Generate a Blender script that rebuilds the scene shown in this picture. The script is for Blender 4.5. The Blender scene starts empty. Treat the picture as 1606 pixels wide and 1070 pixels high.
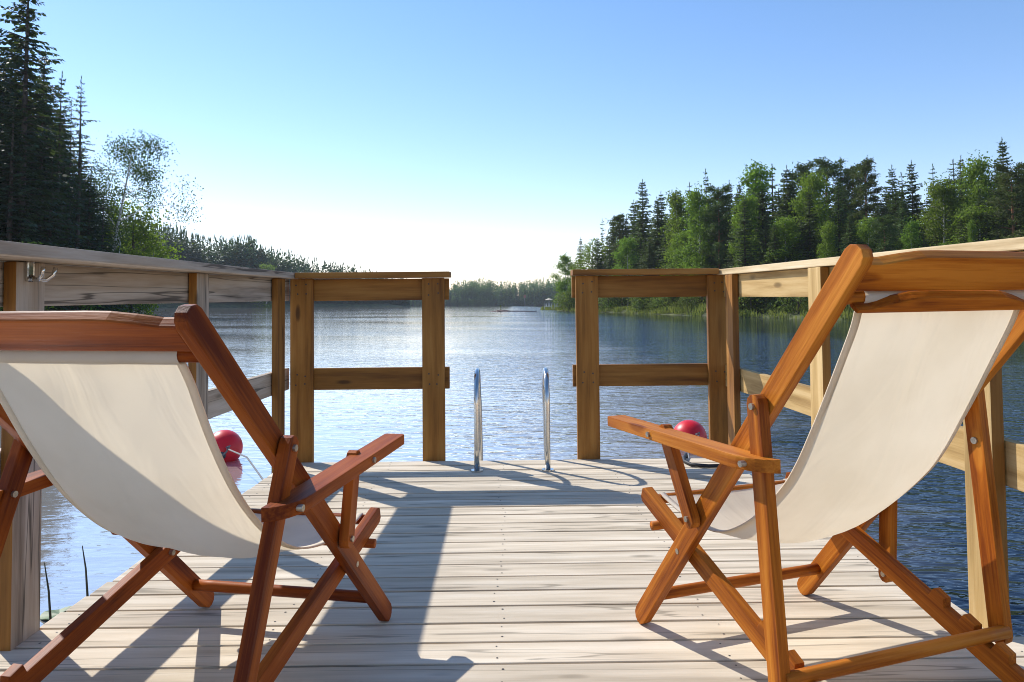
import bpy, bmesh, math, random
import numpy as np
from mathutils import Matrix, Vector

# ------------------------------------------------------------------ camera, sky, sun, exposure
S = bpy.context.scene
COL = S.collection
CAM_Z = 1.15                      # metres above the lake
cam_d = bpy.data.cameras.new('camera')
cam = bpy.data.objects.new('camera', cam_d); COL.objects.link(cam)
cam_d.sensor_width = 36.0
cam_d.lens = 1159.3 / 1606 * 36
cam_d.shift_x = 0.0006
cam_d.shift_y = -0.0706
cam_d.clip_start = 0.05
cam_d.clip_end = 9000
cam.location = (0, 0, CAM_Z)
PITCH = 0.0482
cam.rotation_euler = (math.pi / 2 + PITCH, 0, 0)
S.camera = cam

SUN_AZ, SUN_EL = math.radians(-49.0), math.radians(40.0)     # azimuth from +Y towards +X
world = bpy.data.worlds.new('World'); S.world = world
world.use_nodes = True
wn = world.node_tree.nodes; wl = world.node_tree.links
wn.clear()
sky = wn.new('ShaderNodeTexSky'); sky.sky_type = 'NISHITA'; sky.sun_disc = False
sky.sun_elevation = SUN_EL; sky.sun_rotation = SUN_AZ
sky.altitude = 50; sky.air_density = 1.0; sky.dust_density = 0.05; sky.ozone_density = 1.0
bg = wn.new('ShaderNodeBackground'); bg.inputs['Strength'].default_value = 0.14
wo = wn.new('ShaderNodeOutputWorld')
sat = wn.new('ShaderNodeHueSaturation'); sat.inputs['Saturation'].default_value = 1.22; sat.inputs['Hue'].default_value = 0.49
tint = wn.new('ShaderNodeMix'); tint.data_type = 'RGBA'; tint.blend_type = 'MULTIPLY'; tint.inputs['Factor'].default_value = 1.0
tint.inputs['B'].default_value = (1.05, 0.925, 1.0, 1)
wl.new(sky.outputs[0], tint.inputs['A']); wl.new(tint.outputs['Result'], sat.inputs['Color']); wl.new(sat.outputs[0], bg.inputs['Color']); wl.new(bg.outputs[0], wo.inputs['Surface'])
sun_d = bpy.data.lights.new('sun', 'SUN'); sun_d.energy = 3.8; sun_d.angle = math.radians(0.5)
sun_d.color = (1.0, 0.955, 0.89)
sun = bpy.data.objects.new('sun', sun_d); COL.objects.link(sun)
sv = Vector((math.sin(SUN_AZ) * math.cos(SUN_EL), math.cos(SUN_AZ) * math.cos(SUN_EL), math.sin(SUN_EL)))
sun.rotation_euler = sv.to_track_quat('Z', 'Y').to_euler()
sun.location = (-20, 20, 30)
S.view_settings.view_transform = 'Standard'; S.view_settings.look = 'None'
S.view_settings.exposure = 0.54; S.view_settings.gamma = 1.0
S.render.engine = 'CYCLES'
S.cycles.use_denoising = True
S.cycles.denoising_prefilter = 'ACCURATE'
S.cycles.pixel_filter_type = 'BLACKMAN_HARRIS'; S.cycles.filter_width = 1.0
S.cycles.max_bounces = 6; S.cycles.transparent_max_bounces = 8
S.cycles.volume_bounces = 0
S.cycles.sample_clamp_indirect = 6.0
RNG = np.random.default_rng(7); random.seed(7)

# ------------------------------------------------------------------ helpers
def tag(o, label=None, cat=None, group=None, kind=None):
    if label: o['label'] = label
    if cat: o['category'] = cat
    if group: o['group'] = group
    if kind: o['kind'] = kind
    return o

def link(name, data, parent=None, mat=None):
    o = bpy.data.objects.new(name, data); COL.objects.link(o)
    if mat is not None and data is not None and not data.materials: data.materials.append(mat)
    if parent is not None: o.parent = parent
    return o

def mesh_from(name, V, F, smooth=False):
    m = bpy.data.meshes.new(name)
    m.from_pydata([tuple(v) for v in V] if not isinstance(V, np.ndarray) else V.tolist(), [], F if isinstance(F, list) else F.tolist())
    if smooth: m.polygons.foreach_set('use_smooth', [True] * len(m.polygons))
    m.update()
    return m

def bm_mesh(name, bm, smooth=False):
    bmesh.ops.recalc_face_normals(bm, faces=bm.faces)
    m = bpy.data.meshes.new(name); bm.to_mesh(m); bm.free()
    if smooth: m.polygons.foreach_set('use_smooth', [True] * len(m.polygons))
    return m

def box_mesh(name, sx, sy, sz, bev=0.004, seg=2):
    """box centred on its origin, X is the long (grain) axis"""
    bm = bmesh.new(); bmesh.ops.create_cube(bm, size=1)
    bmesh.ops.scale(bm, vec=(sx, sy, sz), verts=bm.verts)
    if bev: bmesh.ops.bevel(bm, geom=bm.edges[:], offset=bev, segments=seg, affect='EDGES', profile=0.7)
    return bm_mesh(name, bm)

def poly_mesh(name, pts, th, bev=0.0018):
    """pts: outline in local X-Z plane, extruded +-th/2 along local Y"""
    bm = bmesh.new()
    a = [bm.verts.new((x, -th / 2, z)) for x, z in pts]
    f = bm.faces.new(a)
    r = bmesh.ops.extrude_face_region(bm, geom=[f])
    bmesh.ops.translate(bm, vec=(0, th, 0), verts=[v for v in r['geom'] if isinstance(v, bmesh.types.BMVert)])
    bmesh.ops.recalc_face_normals(bm, faces=bm.faces)
    if bev:
        ed = [e for e in bm.edges if abs(e.verts[0].co.y - e.verts[1].co.y) < 1e-6]
        bmesh.ops.bevel(bm, geom=ed, offset=bev, segments=2, affect='EDGES', profile=0.7)
    return bm_mesh(name, bm)

def tube_mesh(name, pts, rad, n=10, cap=True, smooth=True):
    pts = [Vector(p) for p in pts]
    rads = rad if isinstance(rad, (list, tuple)) else [rad] * len(pts)
    V = []; F = []
    up = Vector((0, 0, 1)); prev = None
    for i, p in enumerate(pts):
        t = (pts[min(i + 1, len(pts) - 1)] - pts[max(i - 1, 0)]).normalized()
        if prev is None:
            a = t.cross(up)
            if a.length < 0.05: a = t.cross(Vector((1, 0, 0)))
            a.normalize()
        else:
            a = (prev - t * prev.dot(t)).normalized()
        prev = a; b = t.cross(a)
        for k in range(n):
            an = 2 * math.pi * k / n
            V.append(p + (a * math.cos(an) + b * math.sin(an)) * rads[i])
    for i in range(len(pts) - 1):
        for k in range(n):
            k2 = (k + 1) % n
            F.append([i * n + k, i * n + k2, (i + 1) * n + k2, (i + 1) * n + k])
    if cap:
        F.append(list(range(n))[::-1]); F.append([(len(pts) - 1) * n + k for k in range(n)])
    return mesh_from(name, V, F, smooth)

# ------------------------------------------------------------------ materials
def newmat(name):
    m = bpy.data.materials.new(name); m.use_nodes = True
    nt = m.node_tree; nt.nodes.clear()
    out = nt.nodes.new('ShaderNodeOutputMaterial')
    return m, nt, nt.nodes, nt.links, out

def ramp(N, stops):
    r = N.new('ShaderNodeValToRGB'); e = r.color_ramp.elements
    while len(e) < len(stops): e.new(0.5)
    for el, (p, c) in zip(e, stops):
        el.position = p; el.color = (*c, 1)
    return r

def mixc(N, L, a, b, fac, mode='MIX'):
    m = N.new('ShaderNodeMix'); m.data_type = 'RGBA'; m.blend_type = mode
    for sock, v in ((m.inputs['Factor'], fac), (m.inputs['A'], a), (m.inputs['B'], b)):
        if hasattr(v, 'links'): L.new(v, sock)
        elif isinstance(v, tuple): sock.default_value = (*v, 1)
        else: sock.default_value = v
    return m.outputs['Result']

def wood_mat(name, dark, mid, light, rough=0.7, spec=0.3, grain=1.0, knots=0.6, streak=0.5, bump=0.25, grey=None, greyamt=0.0, cracks=0.0, dpos=0.22):
    """plank: grain runs along the object's local X"""
    m, nt, N, L, out = newmat(name)
    tc = N.new('ShaderNodeTexCoord'); oi = N.new('ShaderNodeObjectInfo')
    off = N.new('ShaderNodeVectorMath'); off.operation = 'SCALE'
    off.inputs[0].default_value = (37.0, 91.0, 53.0); L.new(oi.outputs['Random'], off.inputs['Scale'])
    add = N.new('ShaderNodeVectorMath'); add.operation = 'ADD'
    L.new(tc.outputs['Object'], add.inputs[0]); L.new(off.outputs[0], add.inputs[1])
    def mapped(sc):
        mp = N.new('ShaderNodeMapping'); mp.inputs['Scale'].default_value = sc
        L.new(add.outputs[0], mp.inputs['Vector']); return mp.outputs[0]
    # knots
    kn = N.new('ShaderNodeTexVoronoi'); kn.inputs['Scale'].default_value = 1.0
    L.new(mapped((2.6, 9.0, 9.0)), kn.inputs['Vector'])
    kr = ramp(N, [(0.0, (1, 1, 1)), (0.06, (0.9, 0.9, 0.9)), (0.13, (0, 0, 0))]); L.new(kn.outputs['Distance'], kr.inputs[0])
    # growth-ring bands, bent around the knots
    wn_ = N.new('ShaderNodeTexNoise'); wn_.inputs['Scale'].default_value = 1.0; wn_.inputs['Detail'].default_value = 3
    L.new(mapped((0.55, 9.0, 9.0)), wn_.inputs['Vector'])
    band = N.new('ShaderNodeMath'); band.operation = 'MULTIPLY_ADD'; band.inputs[1].default_value = 26.0 * grain
    kd = N.new('ShaderNodeMath'); kd.operation = 'MULTIPLY'; kd.inputs[1].default_value = 3.0
    L.new(kr.outputs[0], kd.inputs[0]); L.new(wn_.outputs['Fac'], band.inputs[0]); L.new(kd.outputs[0], band.inputs[2])
    sn = N.new('ShaderNodeMath'); sn.operation = 'SINE'; L.new(band.outputs[0], sn.inputs[0])
    # fine fibres
    fb = N.new('ShaderNodeTexNoise'); fb.inputs['Scale'].default_value = 1.0; fb.inputs['Detail'].default_value = 5; fb.inputs['Roughness'].default_value = 0.65
    L.new(mapped((7.0, 190.0, 190.0)), fb.inputs['Vector'])
    # broad tone
    br = N.new('ShaderNodeTexNoise'); br.inputs['Scale'].default_value = 1.0; br.inputs['Detail'].default_value = 4
    L.new(mapped((2.4, 24.0, 24.0)), br.inputs['Vector'])
    s1 = N.new('ShaderNodeMath'); s1.operation = 'MULTIPLY_ADD'; s1.inputs[1].default_value = 0.12 * streak; L.new(sn.outputs[0], s1.inputs[0]); L.new(br.outputs['Fac'], s1.inputs[2])
    s2 = N.new('ShaderNodeMath'); s2.operation = 'MULTIPLY_ADD'; s2.inputs[1].default_value = 0.55 * streak; L.new(fb.outputs['Fac'], s2.inputs[0]); L.new(s1.outputs[0], s2.inputs[2])
    s3 = N.new('ShaderNodeMath'); s3.operation = 'SUBTRACT'; s3.inputs[1].default_value = 0.27 * streak; L.new(s2.outputs[0], s3.inputs[0])
    cr = ramp(N, [(dpos, dark), (0.5, mid), (0.75, light)]); L.new(s3.outputs[0], cr.inputs[0])
    col = cr.outputs[0]
    kf = N.new('ShaderNodeMath'); kf.operation = 'MULTIPLY'; kf.inputs[1].default_value = knots; L.new(kr.outputs[0], kf.inputs[0])
    col = mixc(N, L, col, tuple(c * 0.28 for c in dark), kf.outputs[0])
    # per-plank tone
    hs = N.new('ShaderNodeHueSaturation'); L.new(col, hs.inputs['Color'])
    vr = N.new('ShaderNodeMapRange'); vr.inputs['To Min'].default_value = 0.86; vr.inputs['To Max'].default_value = 1.1
    L.new(oi.outputs['Random'], vr.inputs['Value']); L.new(vr.outputs[0], hs.inputs['Value'])
    col = hs.outputs[0]
    if grey:
        gn = N.new('ShaderNodeTexNoise'); gn.inputs['Scale'].default_value = 1.0; gn.inputs['Detail'].default_value = 6
        L.new(mapped((2.0, 22.0, 22.0)), gn.inputs['Vector'])
        gr = ramp(N, [(0.42, (0, 0, 0)), (0.7, (greyamt,) * 3)]); L.new(gn.outputs['Fac'], gr.inputs[0])
        col = mixc(N, L, col, grey, gr.outputs[0])
    if cracks:
        cn = N.new('ShaderNodeTexNoise'); cn.inputs['Scale'].default_value = 1.0; cn.inputs['Detail'].default_value = 3; cn.inputs['Distortion'].default_value = 0.05
        L.new(mapped((0.55, 14.0, 14.0)), cn.inputs['Vector'])
        c1 = N.new('ShaderNodeMath'); c1.operation = 'SUBTRACT'; c1.inputs[1].default_value = 0.5; L.new(cn.outputs['Fac'], c1.inputs[0])
        c2 = N.new('ShaderNodeMath'); c2.operation = 'ABSOLUTE'; L.new(c1.outputs[0], c2.inputs[0])
        c3 = ramp(N, [(0.004, (cracks,) * 3), (0.012, (0, 0, 0))]); L.new(c2.outputs[0], c3.inputs[0])
        col = mixc(N, L, col, tuple(c * 0.2 for c in dark), c3.outputs[0])
    p = N.new('ShaderNodeBsdfPrincipled'); L.new(col, p.inputs['Base Color'])
    p.inputs['Roughness'].default_value = rough; p.inputs['Specular IOR Level'].default_value = spec
    bp = N.new('ShaderNodeBump'); bp.inputs['Strength'].default_value = bump; bp.inputs['Distance'].default_value = 0.004
    L.new(s3.outputs[0], bp.inputs['Height']); L.new(bp.outputs[0], p.inputs['Normal'])
    L.new(p.outputs[0], out.inputs['Surface'])
    return m

def plain_mat(name, col, rough=0.5, metal=0.0, spec=0.5, noise=0.0, nscale=30.0, bump=0.0):
    m, nt, N, L, out = newmat(name)
    p = N.new('ShaderNodeBsdfPrincipled'); p.inputs['Roughness'].default_value = rough
    p.inputs['Metallic'].default_value = metal; p.inputs['Specular IOR Level'].default_value = spec
    tc = N.new('ShaderNodeTexCoord'); n = N.new('ShaderNodeTexNoise'); n.inputs['Scale'].default_value = nscale; n.inputs['Detail'].default_value = 5
    L.new(tc.outputs['Object'], n.inputs['Vector'])
    r = ramp(N, [(0.3, tuple(c * (1 - noise) for c in col)), (0.7, tuple(min(1, c * (1 + noise)) for c in col))]); L.new(n.outputs['Fac'], r.inputs[0])
    L.new(r.outputs[0], p.inputs['Base Color'])
    if bump:
        b = N.new('ShaderNodeBump'); b.inputs['Strength'].default_value = bump; b.inputs['Distance'].default_value = 0.01
        L.new(n.outputs['Fac'], b.inputs['Height']); L.new(b.outputs[0], p.inputs['Normal'])
    L.new(p.outputs[0], out.inputs['Surface'])
    return m

def leaf_mat(name, c1, c2, trans=0.35, scale=0.5, tcol=None, vary=0.12):
    m, nt, N, L, out = newmat(name)
    tc = N.new('ShaderNodeTexCoord'); n = N.new('ShaderNodeTexNoise'); n.inputs['Scale'].default_value = scale; n.inputs['Detail'].default_value = 4
    L.new(tc.outputs['Object'], n.inputs['Vector'])
    r = ramp(N, [(0.35, c1), (0.65, c2)]); L.new(n.outputs['Fac'], r.inputs[0])
    oi = N.new('ShaderNodeObjectInfo'); hs = N.new('ShaderNodeHueSaturation'); L.new(r.outputs[0], hs.inputs['Color'])
    a = N.new('ShaderNodeMapRange'); a.inputs['To Min'].default_value = 0.5 - 0.025; a.inputs['To Max'].default_value = 0.5 + 0.02; L.new(oi.outputs['Random'], a.inputs['Value']); L.new(a.outputs[0], hs.inputs['Hue'])
    b = N.new('ShaderNodeMapRange'); b.inputs['To Min'].default_value = 1 - vary; b.inputs['To Max'].default_value = 1 + vary * 1.5; L.new(oi.outputs['Random'], b.inputs['Value']); L.new(b.outputs[0], hs.inputs['Value'])
    d = N.new('ShaderNodeBsdfPrincipled'); d.inputs['Roughness'].default_value = 0.6; d.inputs['Specular IOR Level'].default_value = 0.25
    L.new(hs.outputs[0], d.inputs['Base Color'])
    t = N.new('ShaderNodeBsdfTranslucent'); tm = mixc(N, L, hs.outputs[0], tcol or (0.2, 0.3, 0.04), 0.45); L.new(tm, t.inputs['Color'])
    mx = N.new('ShaderNodeMixShader'); mx.inputs[0].default_value = trans
    L.new(d.outputs[0], mx.inputs[1]); L.new(t.outputs[0], mx.inputs[2]); L.new(mx.outputs[0], out.inputs['Surface'])
    return m

M = {}
M['deck'] = wood_mat('weathered_deck_wood', (0.34, 0.275, 0.19), (0.65, 0.55, 0.41), (0.78, 0.685, 0.54), rough=0.85, spec=0.12, knots=0.5, streak=0.55, grey=(0.42, 0.385, 0.33), greyamt=0.18, cracks=0.45, dpos=0.06)
M['brown'] = wood_mat('treated_brown_wood', (0.115, 0.044, 0.008), (0.255, 0.108, 0.018), (0.345, 0.165, 0.036), rough=0.65, knots=0.75, streak=0.7)
M['grey'] = wood_mat('weathered_grey_wood', (0.20, 0.16, 0.12), (0.42, 0.35, 0.275), (0.53, 0.455, 0.37), rough=0.8, knots=0.6, streak=0.9, grey=(0.26, 0.16, 0.07), greyamt=0.45, cracks=0.75)
M['pale'] = wood_mat('fresh_pale_wood', (0.36, 0.25, 0.12), (0.58, 0.45, 0.26), (0.68, 0.56, 0.37), rough=0.7, knots=0.6, streak=0.8)
M['yellow'] = wood_mat('treated_yellow_wood', (0.28, 0.165, 0.05), (0.47, 0.31, 0.12), (0.58, 0.41, 0.19), rough=0.7, knots=0.6, streak=0.8)
M['beam'] = plain_mat('dark_wet_beam', (0.07, 0.055, 0.04), 0.8, noise=0.3)
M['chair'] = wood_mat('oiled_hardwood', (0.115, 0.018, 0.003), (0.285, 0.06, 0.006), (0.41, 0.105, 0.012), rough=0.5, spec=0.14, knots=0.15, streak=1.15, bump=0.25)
M['chair2'] = wood_mat('oiled_hardwood_sunlit', (0.19, 0.042, 0.005), (0.43, 0.125, 0.011), (0.60, 0.215, 0.026), rough=0.5, spec=0.14, knots=0.15, streak=1.15, bump=0.25)  # same wood, with the right chair's sunlit orange put into the colour
M['steel'] = plain_mat('polished_steel', (0.60, 0.59, 0.56), 0.2, metal=1.0, noise=0.05)
M['bolt'] = plain_mat('dull_zinc_bolt', (0.45, 0.40, 0.32), 0.4, metal=0.9, noise=0.2, nscale=200)
M['screw'] = plain_mat('dark_screw_head', (0.06, 0.05, 0.045), 0.6, metal=0.3)
M['red'] = plain_mat('red_vinyl', (0.66, 0.006, 0.012), 0.42, noise=0.12, nscale=12)
M['greyplastic'] = plain_mat('grey_rubber', (0.06, 0.065, 0.07), 0.55, noise=0.15)
M['rope'] = plain_mat('grey_rope', (0.16, 0.16, 0.16), 0.85, noise=0.3, nscale=120)
M['black'] = plain_mat('black_rope', (0.012, 0.012, 0.014), 0.6, noise=0.2)
M['white'] = plain_mat('white_paint', (0.78, 0.78, 0.76), 0.6, noise=0.06)
M['rust'] = plain_mat('red_brown_boards', (0.30, 0.10, 0.06), 0.8, noise=0.2)
M['rock'] = plain_mat('lake_rock', (0.16, 0.11, 0.09), 0.9, noise=0.5, nscale=2.0, bump=0.6)
M['bark'] = plain_mat('dark_bark', (0.075, 0.058, 0.045), 0.9, noise=0.4, nscale=6, bump=0.5)
M['pinebark'] = plain_mat('orange_pine_bark', (0.25, 0.115, 0.055), 0.9, noise=0.4, nscale=4, bump=0.5)
M['birchbark'] = plain_mat('white_birch_bark', (0.52, 0.50, 0.46), 0.8, noise=0.45, nscale=5)
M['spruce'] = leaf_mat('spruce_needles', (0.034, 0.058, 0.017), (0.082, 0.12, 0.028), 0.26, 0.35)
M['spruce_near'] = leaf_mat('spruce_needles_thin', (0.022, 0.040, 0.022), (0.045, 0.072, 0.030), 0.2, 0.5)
M['pine'] = leaf_mat('pine_needles', (0.04, 0.062, 0.018), (0.088, 0.12, 0.028), 0.26, 0.4)
M['birch'] = leaf_mat('birch_leaves', (0.085, 0.14, 0.016), (0.18, 0.27, 0.030), 0.52, 0.45, (0.22, 0.36, 0.03))
M['birch_near'] = leaf_mat('darker_birch_leaves', (0.04, 0.075, 0.018), (0.075, 0.125, 0.028), 0.36, 0.45, (0.13, 0.2, 0.03))  # darker, less translucent leaves than the other birches
M['bush'] = leaf_mat('shrub_leaves', (0.07, 0.11, 0.022), (0.15, 0.19, 0.04), 0.4, 0.7, (0.26, 0.34, 0.04))
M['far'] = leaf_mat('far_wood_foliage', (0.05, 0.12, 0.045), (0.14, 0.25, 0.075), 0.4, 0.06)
M['ridge'] = leaf_mat('ridge_wood_foliage', (0.018, 0.04, 0.02), (0.05, 0.09, 0.034), 0.2, 0.06)
M['grass'] = leaf_mat('shore_grass', (0.12, 0.15, 0.03), (0.21, 0.22, 0.06), 0.4, 0.3, (0.35, 0.40, 0.06))
M['reed'] = plain_mat('brown_reed', (0.05, 0.05, 0.025), 0.7, noise=0.3)
M['lily'] = plain_mat('lily_leaf', (0.13, 0.18, 0.06), 0.45, noise=0.3, nscale=12)

def canvas_mat():
    m, nt, N, L, out = newmat('off_white_canvas')
    tc = N.new('ShaderNodeTexCoord')
    w = N.new('ShaderNodeTexNoise'); w.inputs['Scale'].default_value = 420; L.new(tc.outputs['Object'], w.inputs['Vector'])
    st = N.new('ShaderNodeTexNoise'); st.inputs['Scale'].default_value = 5; st.inputs['Detail'].default_value = 6; L.new(tc.outputs['Object'], st.inputs['Vector'])
    r = ramp(N, [(0.3, (0.77, 0.69, 0.555)), (0.6, (0.86, 0.785, 0.655))]); L.new(st.outputs['Fac'], r.inputs[0])
    d = N.new('ShaderNodeBsdfDiffuse'); L.new(r.outputs[0], d.inputs['Color'])
    t = N.new('ShaderNodeBsdfTranslucent'); tm = mixc(N, L, r.outputs[0], (1.0, 0.93, 0.80), 1.0, 'MULTIPLY'); L.new(tm, t.inputs['Color'])
    b = N.new('ShaderNodeBump'); b.inputs['Strength'].default_value = 0.12; b.inputs['Distance'].default_value = 0.001
    L.new(w.outputs['Fac'], b.inputs['Height']); L.new(b.outputs[0], d.inputs['Normal'])
    cm = N.new('ShaderNodeMapping'); cm.inputs['Scale'].default_value = (9.0, 2.6, 2.6); cm.inputs['Rotation'].default_value = (0, 0, 0.5); L.new(tc.outputs['Object'], cm.inputs['Vector'])
    cn = N.new('ShaderNodeTexNoise'); cn.inputs['Scale'].default_value = 1.0; cn.inputs['Detail'].default_value = 3; cn.inputs['Distortion'].default_value = 0.8; L.new(cm.outputs[0], cn.inputs['Vector'])
    b2 = N.new('ShaderNodeBump'); b2.inputs['Strength'].default_value = 0.32; b2.inputs['Distance'].default_value = 0.03
    L.new(cn.outputs['Fac'], b2.inputs['Height']); L.new(b2.outputs[0], b.inputs['Normal']); L.new(b2.outputs[0], t.inputs['Normal'])
    mx = N.new('ShaderNodeMixShader'); mx.inputs[0].default_value = 0.36
    L.new(d.outputs[0], mx.inputs[1]); L.new(t.outputs[0], mx.inputs[2]); L.new(mx.outputs[0], out.inputs['Surface'])
    return m
M['canvas'] = canvas_mat()

def water_mat():
    m, nt, N, L, out = newmat('lake_water')
    p = N.new('ShaderNodeBsdfPrincipled')
    p.inputs['Roughness'].default_value = 0.03
    p.inputs['IOR'].default_value = 1.4
    g = N.new('ShaderNodeNewGeometry')
    def noise(sc, det, rough=0.5, rot=0.0, dist=0.0):
        mp = N.new('ShaderNodeMapping'); mp.inputs['Scale'].default_value = sc; mp.inputs['Rotation'].default_value = (0, 0, rot)
        L.new(g.outputs['Position'], mp.inputs['Vector'])
        n = N.new('ShaderNodeTexNoise'); n.inputs['Scale'].default_value = 1.0; n.inputs['Detail'].default_value = det; n.inputs['Roughness'].default_value = rough
        n.inputs['Distortion'].default_value = dist
        L.new(mp.outputs[0], n.inputs['Vector']); return n.outputs['Fac']
    def mul(a, b):
        q = N.new('ShaderNodeMath'); q.operation = 'MULTIPLY'
        for s, v in ((q.inputs[0], a), (q.inputs[1], b)):
            if hasattr(v, 'links'): L.new(v, s)
            else: s.default_value = v
        return q.outputs[0]
    def addn(a, b):
        q = N.new('ShaderNodeMath'); q.operation = 'ADD'; L.new(a, q.inputs[0]); L.new(b, q.inputs[1]); return q.outputs[0]
    sx = N.new('ShaderNodeSeparateXYZ'); L.new(g.outputs['Position'], sx.inputs[0])
    # metallic warm tint paints a brighter sky reflection on middle and left, fading at right
    refl = N.new('ShaderNodeMapRange'); refl.interpolation_type = 'SMOOTHSTEP'
    refl.inputs['From Min'].default_value = 1.4; refl.inputs['From Max'].default_value = 5.0; refl.inputs['To Min'].default_value = 0.72; refl.inputs['To Max'].default_value = 0.0
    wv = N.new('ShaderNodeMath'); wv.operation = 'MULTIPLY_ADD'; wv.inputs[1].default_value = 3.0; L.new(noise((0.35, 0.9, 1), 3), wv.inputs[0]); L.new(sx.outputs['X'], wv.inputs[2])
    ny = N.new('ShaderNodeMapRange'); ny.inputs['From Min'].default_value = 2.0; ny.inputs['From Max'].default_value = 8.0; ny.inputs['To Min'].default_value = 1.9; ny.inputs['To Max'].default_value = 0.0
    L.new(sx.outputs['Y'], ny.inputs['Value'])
    L.new(addn(wv.outputs[0], ny.outputs[0]), refl.inputs['Value']); L.new(refl.outputs[0], p.inputs['Metallic'])
    bc = mixc(N, L, (0.012, 0.022, 0.04), (1.0, 0.93, 0.86), refl.outputs[0]); L.new(bc, p.inputs['Base Color'])
    # ruffled to the right, calmer in the lee of the banks
    mr = N.new('ShaderNodeMapRange'); mr.interpolation_type = 'SMOOTHSTEP'
    mr.inputs['From Min'].default_value = -2.0; mr.inputs['From Max'].default_value = 3.0
    mr.inputs['To Min'].default_value = 0.30; mr.inputs['To Max'].default_value = 2.0
    L.new(sx.outputs['X'], mr.inputs['Value'])
    patch = N.new('ShaderNodeMapRange'); patch.inputs['From Min'].default_value = 0.35; patch.inputs['From Max'].default_value = 0.65
    patch.inputs['To Min'].default_value = 0.35; patch.inputs['To Max'].default_value = 1.35
    L.new(noise((0.05, 0.12, 1), 3), patch.inputs['Value'])
    h = addn(addn(mul(noise((3.2, 7.5, 1), 2, 0.55, 0.25, 0.6), 0.028), mul(noise((9.0, 19.0, 1), 2, 0.5, -0.2, 0.4), 0.008)), mul(noise((0.8, 2.2, 1), 2, 0.5, 0.1), 0.016))
    lee = N.new('ShaderNodeMapRange'); lee.interpolation_type = 'SMOOTHSTEP'; lee.inputs['From Min'].default_value = 5.0; lee.inputs['From Max'].default_value = 15.0
    lee.inputs['To Min'].default_value = 1.0; lee.inputs['To Max'].default_value = 0.16; L.new(sx.outputs['X'], lee.inputs['Value'])
    h = mul(mul(mul(h, mr.outputs[0]), patch.outputs[0]), lee.outputs[0])
    b = N.new('ShaderNodeBump'); b.inputs['Strength'].default_value = 1.0; b.inputs['Distance'].default_value = 1.0
    L.new(h, b.inputs['Height']); L.new(b.outputs[0], p.inputs['Normal'])
    L.new(p.outputs[0], out.inputs['Surface'])
    return m
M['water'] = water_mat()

def ground_mat():
    m, nt, N, L, out = newmat('bank_ground')
    g = N.new('ShaderNodeNewGeometry')
    n = N.new('ShaderNodeTexNoise'); n.inputs['Scale'].default_value = 0.6; n.inputs['Detail'].default_value = 8; L.new(g.outputs['Position'], n.inputs['Vector'])
    r = ramp(N, [(0.3, (0.03, 0.03, 0.015)), (0.5, (0.07, 0.085, 0.025)), (0.7, (0.13, 0.14, 0.04))]); L.new(n.outputs['Fac'], r.inputs[0])
    p = N.new('ShaderNodeBsdfPrincipled'); p.inputs['Roughness'].default_value = 0.95; L.new(r.outputs[0], p.inputs['Base Color'])
    L.new(p.outputs[0], out.inputs['Surface'])
    return m
M['ground'] = ground_mat()

# ------------------------------------------------------------------ lake and banks
def grid_axis():
    return np.concatenate([[-4000, -1500, -600, -250], np.linspace(-120, 120, 25), [250, 600, 1500, 4000]])
ax = grid_axis()
V = [(x, y, 0.0) for y in ax for x in ax]; n = len(ax)
F = [[j * n + i, j * n + i + 1, (j + 1) * n + i + 1, (j + 1) * n + i] for j in range(n - 1) for i in range(n - 1)]
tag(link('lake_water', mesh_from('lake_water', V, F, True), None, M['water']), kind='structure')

BANKS = {
    'right': ([(6.5, 150), (10.6, 125), (16.2, 95), (19.2, 68), (24.9, 58), (33.3, 49), (50, 44), (110, 30), (260, 60), (200, 330), (60, 230), (22, 175)], 0.10, 3.2, 2.5),
    'left': ([(-24, 26), (-26.5, 38), (-29.4, 50), (-33.5, 64), (-40, 80), (-58, 100), (-130, 112), (-130, 0), (-50, 6)], 0.14, 4.0, 2.5),
    'ridge': ([(-140, 215), (-119, 240), (-101, 262), (-83, 300), (-49, 345), (-60, 400), (-120, 480), (-420, 480), (-420, 180)], 0.16, 16.0, 9.0),
    'far': ([(-360, 500), (-180, 540), (-60, 548), (20, 540), (70, 500), (170, 430), (330, 420), (330, 820), (-500, 820)], 0.06, 9.0, 12.0)}
def sdist(poly, X, Y):
    """positive inside"""
    P = np.array(poly, float); Q = np.roll(P, -1, 0)
    best = np.full(X.shape, 1e9); inside = np.zeros(X.shape, bool)
    for (ax_, ay), (bx, by) in zip(P, Q):
        dx, dy = bx - ax_, by - ay
        t = np.clip(((X - ax_) * dx + (Y - ay) * dy) / (dx * dx + dy * dy), 0, 1)
        best = np.minimum(best, np.hypot(X - ax_ - t * dx, Y - ay - t * dy))
        with np.errstate(divide='ignore', invalid='ignore'):
            c = ((ay > Y) != (by > Y)) & (X < dx * (Y - ay) / (by - ay if by != ay else 1e-9) + ax_)
        inside ^= c
    return np.where(inside, best, -best)
def wob(X, Y):
    return 0.5 * np.sin(X * 0.31 + 1.7) * np.sin(Y * 0.23) + 0.35 * np.sin(X * 0.83 + Y * 0.61) + 0.2 * np.sin(X * 1.9 - Y * 1.3)
def ground_h(bank, X, Y):
    poly, slope, top, res = BANKS[bank]
    d = sdist(poly, np.asarray(X, float), np.asarray(Y, float)) + wob(np.asarray(X, float), np.asarray(Y, float)) * res * 0.35
    z = np.where(d > 0, 0.25 * np.clip(d, 0, 1.5) + top * (1 - np.exp(-np.clip(d - 1, 0, None) * slope / top)), d * 0.3)
    return np.clip(z, -1.5, None)
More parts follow.
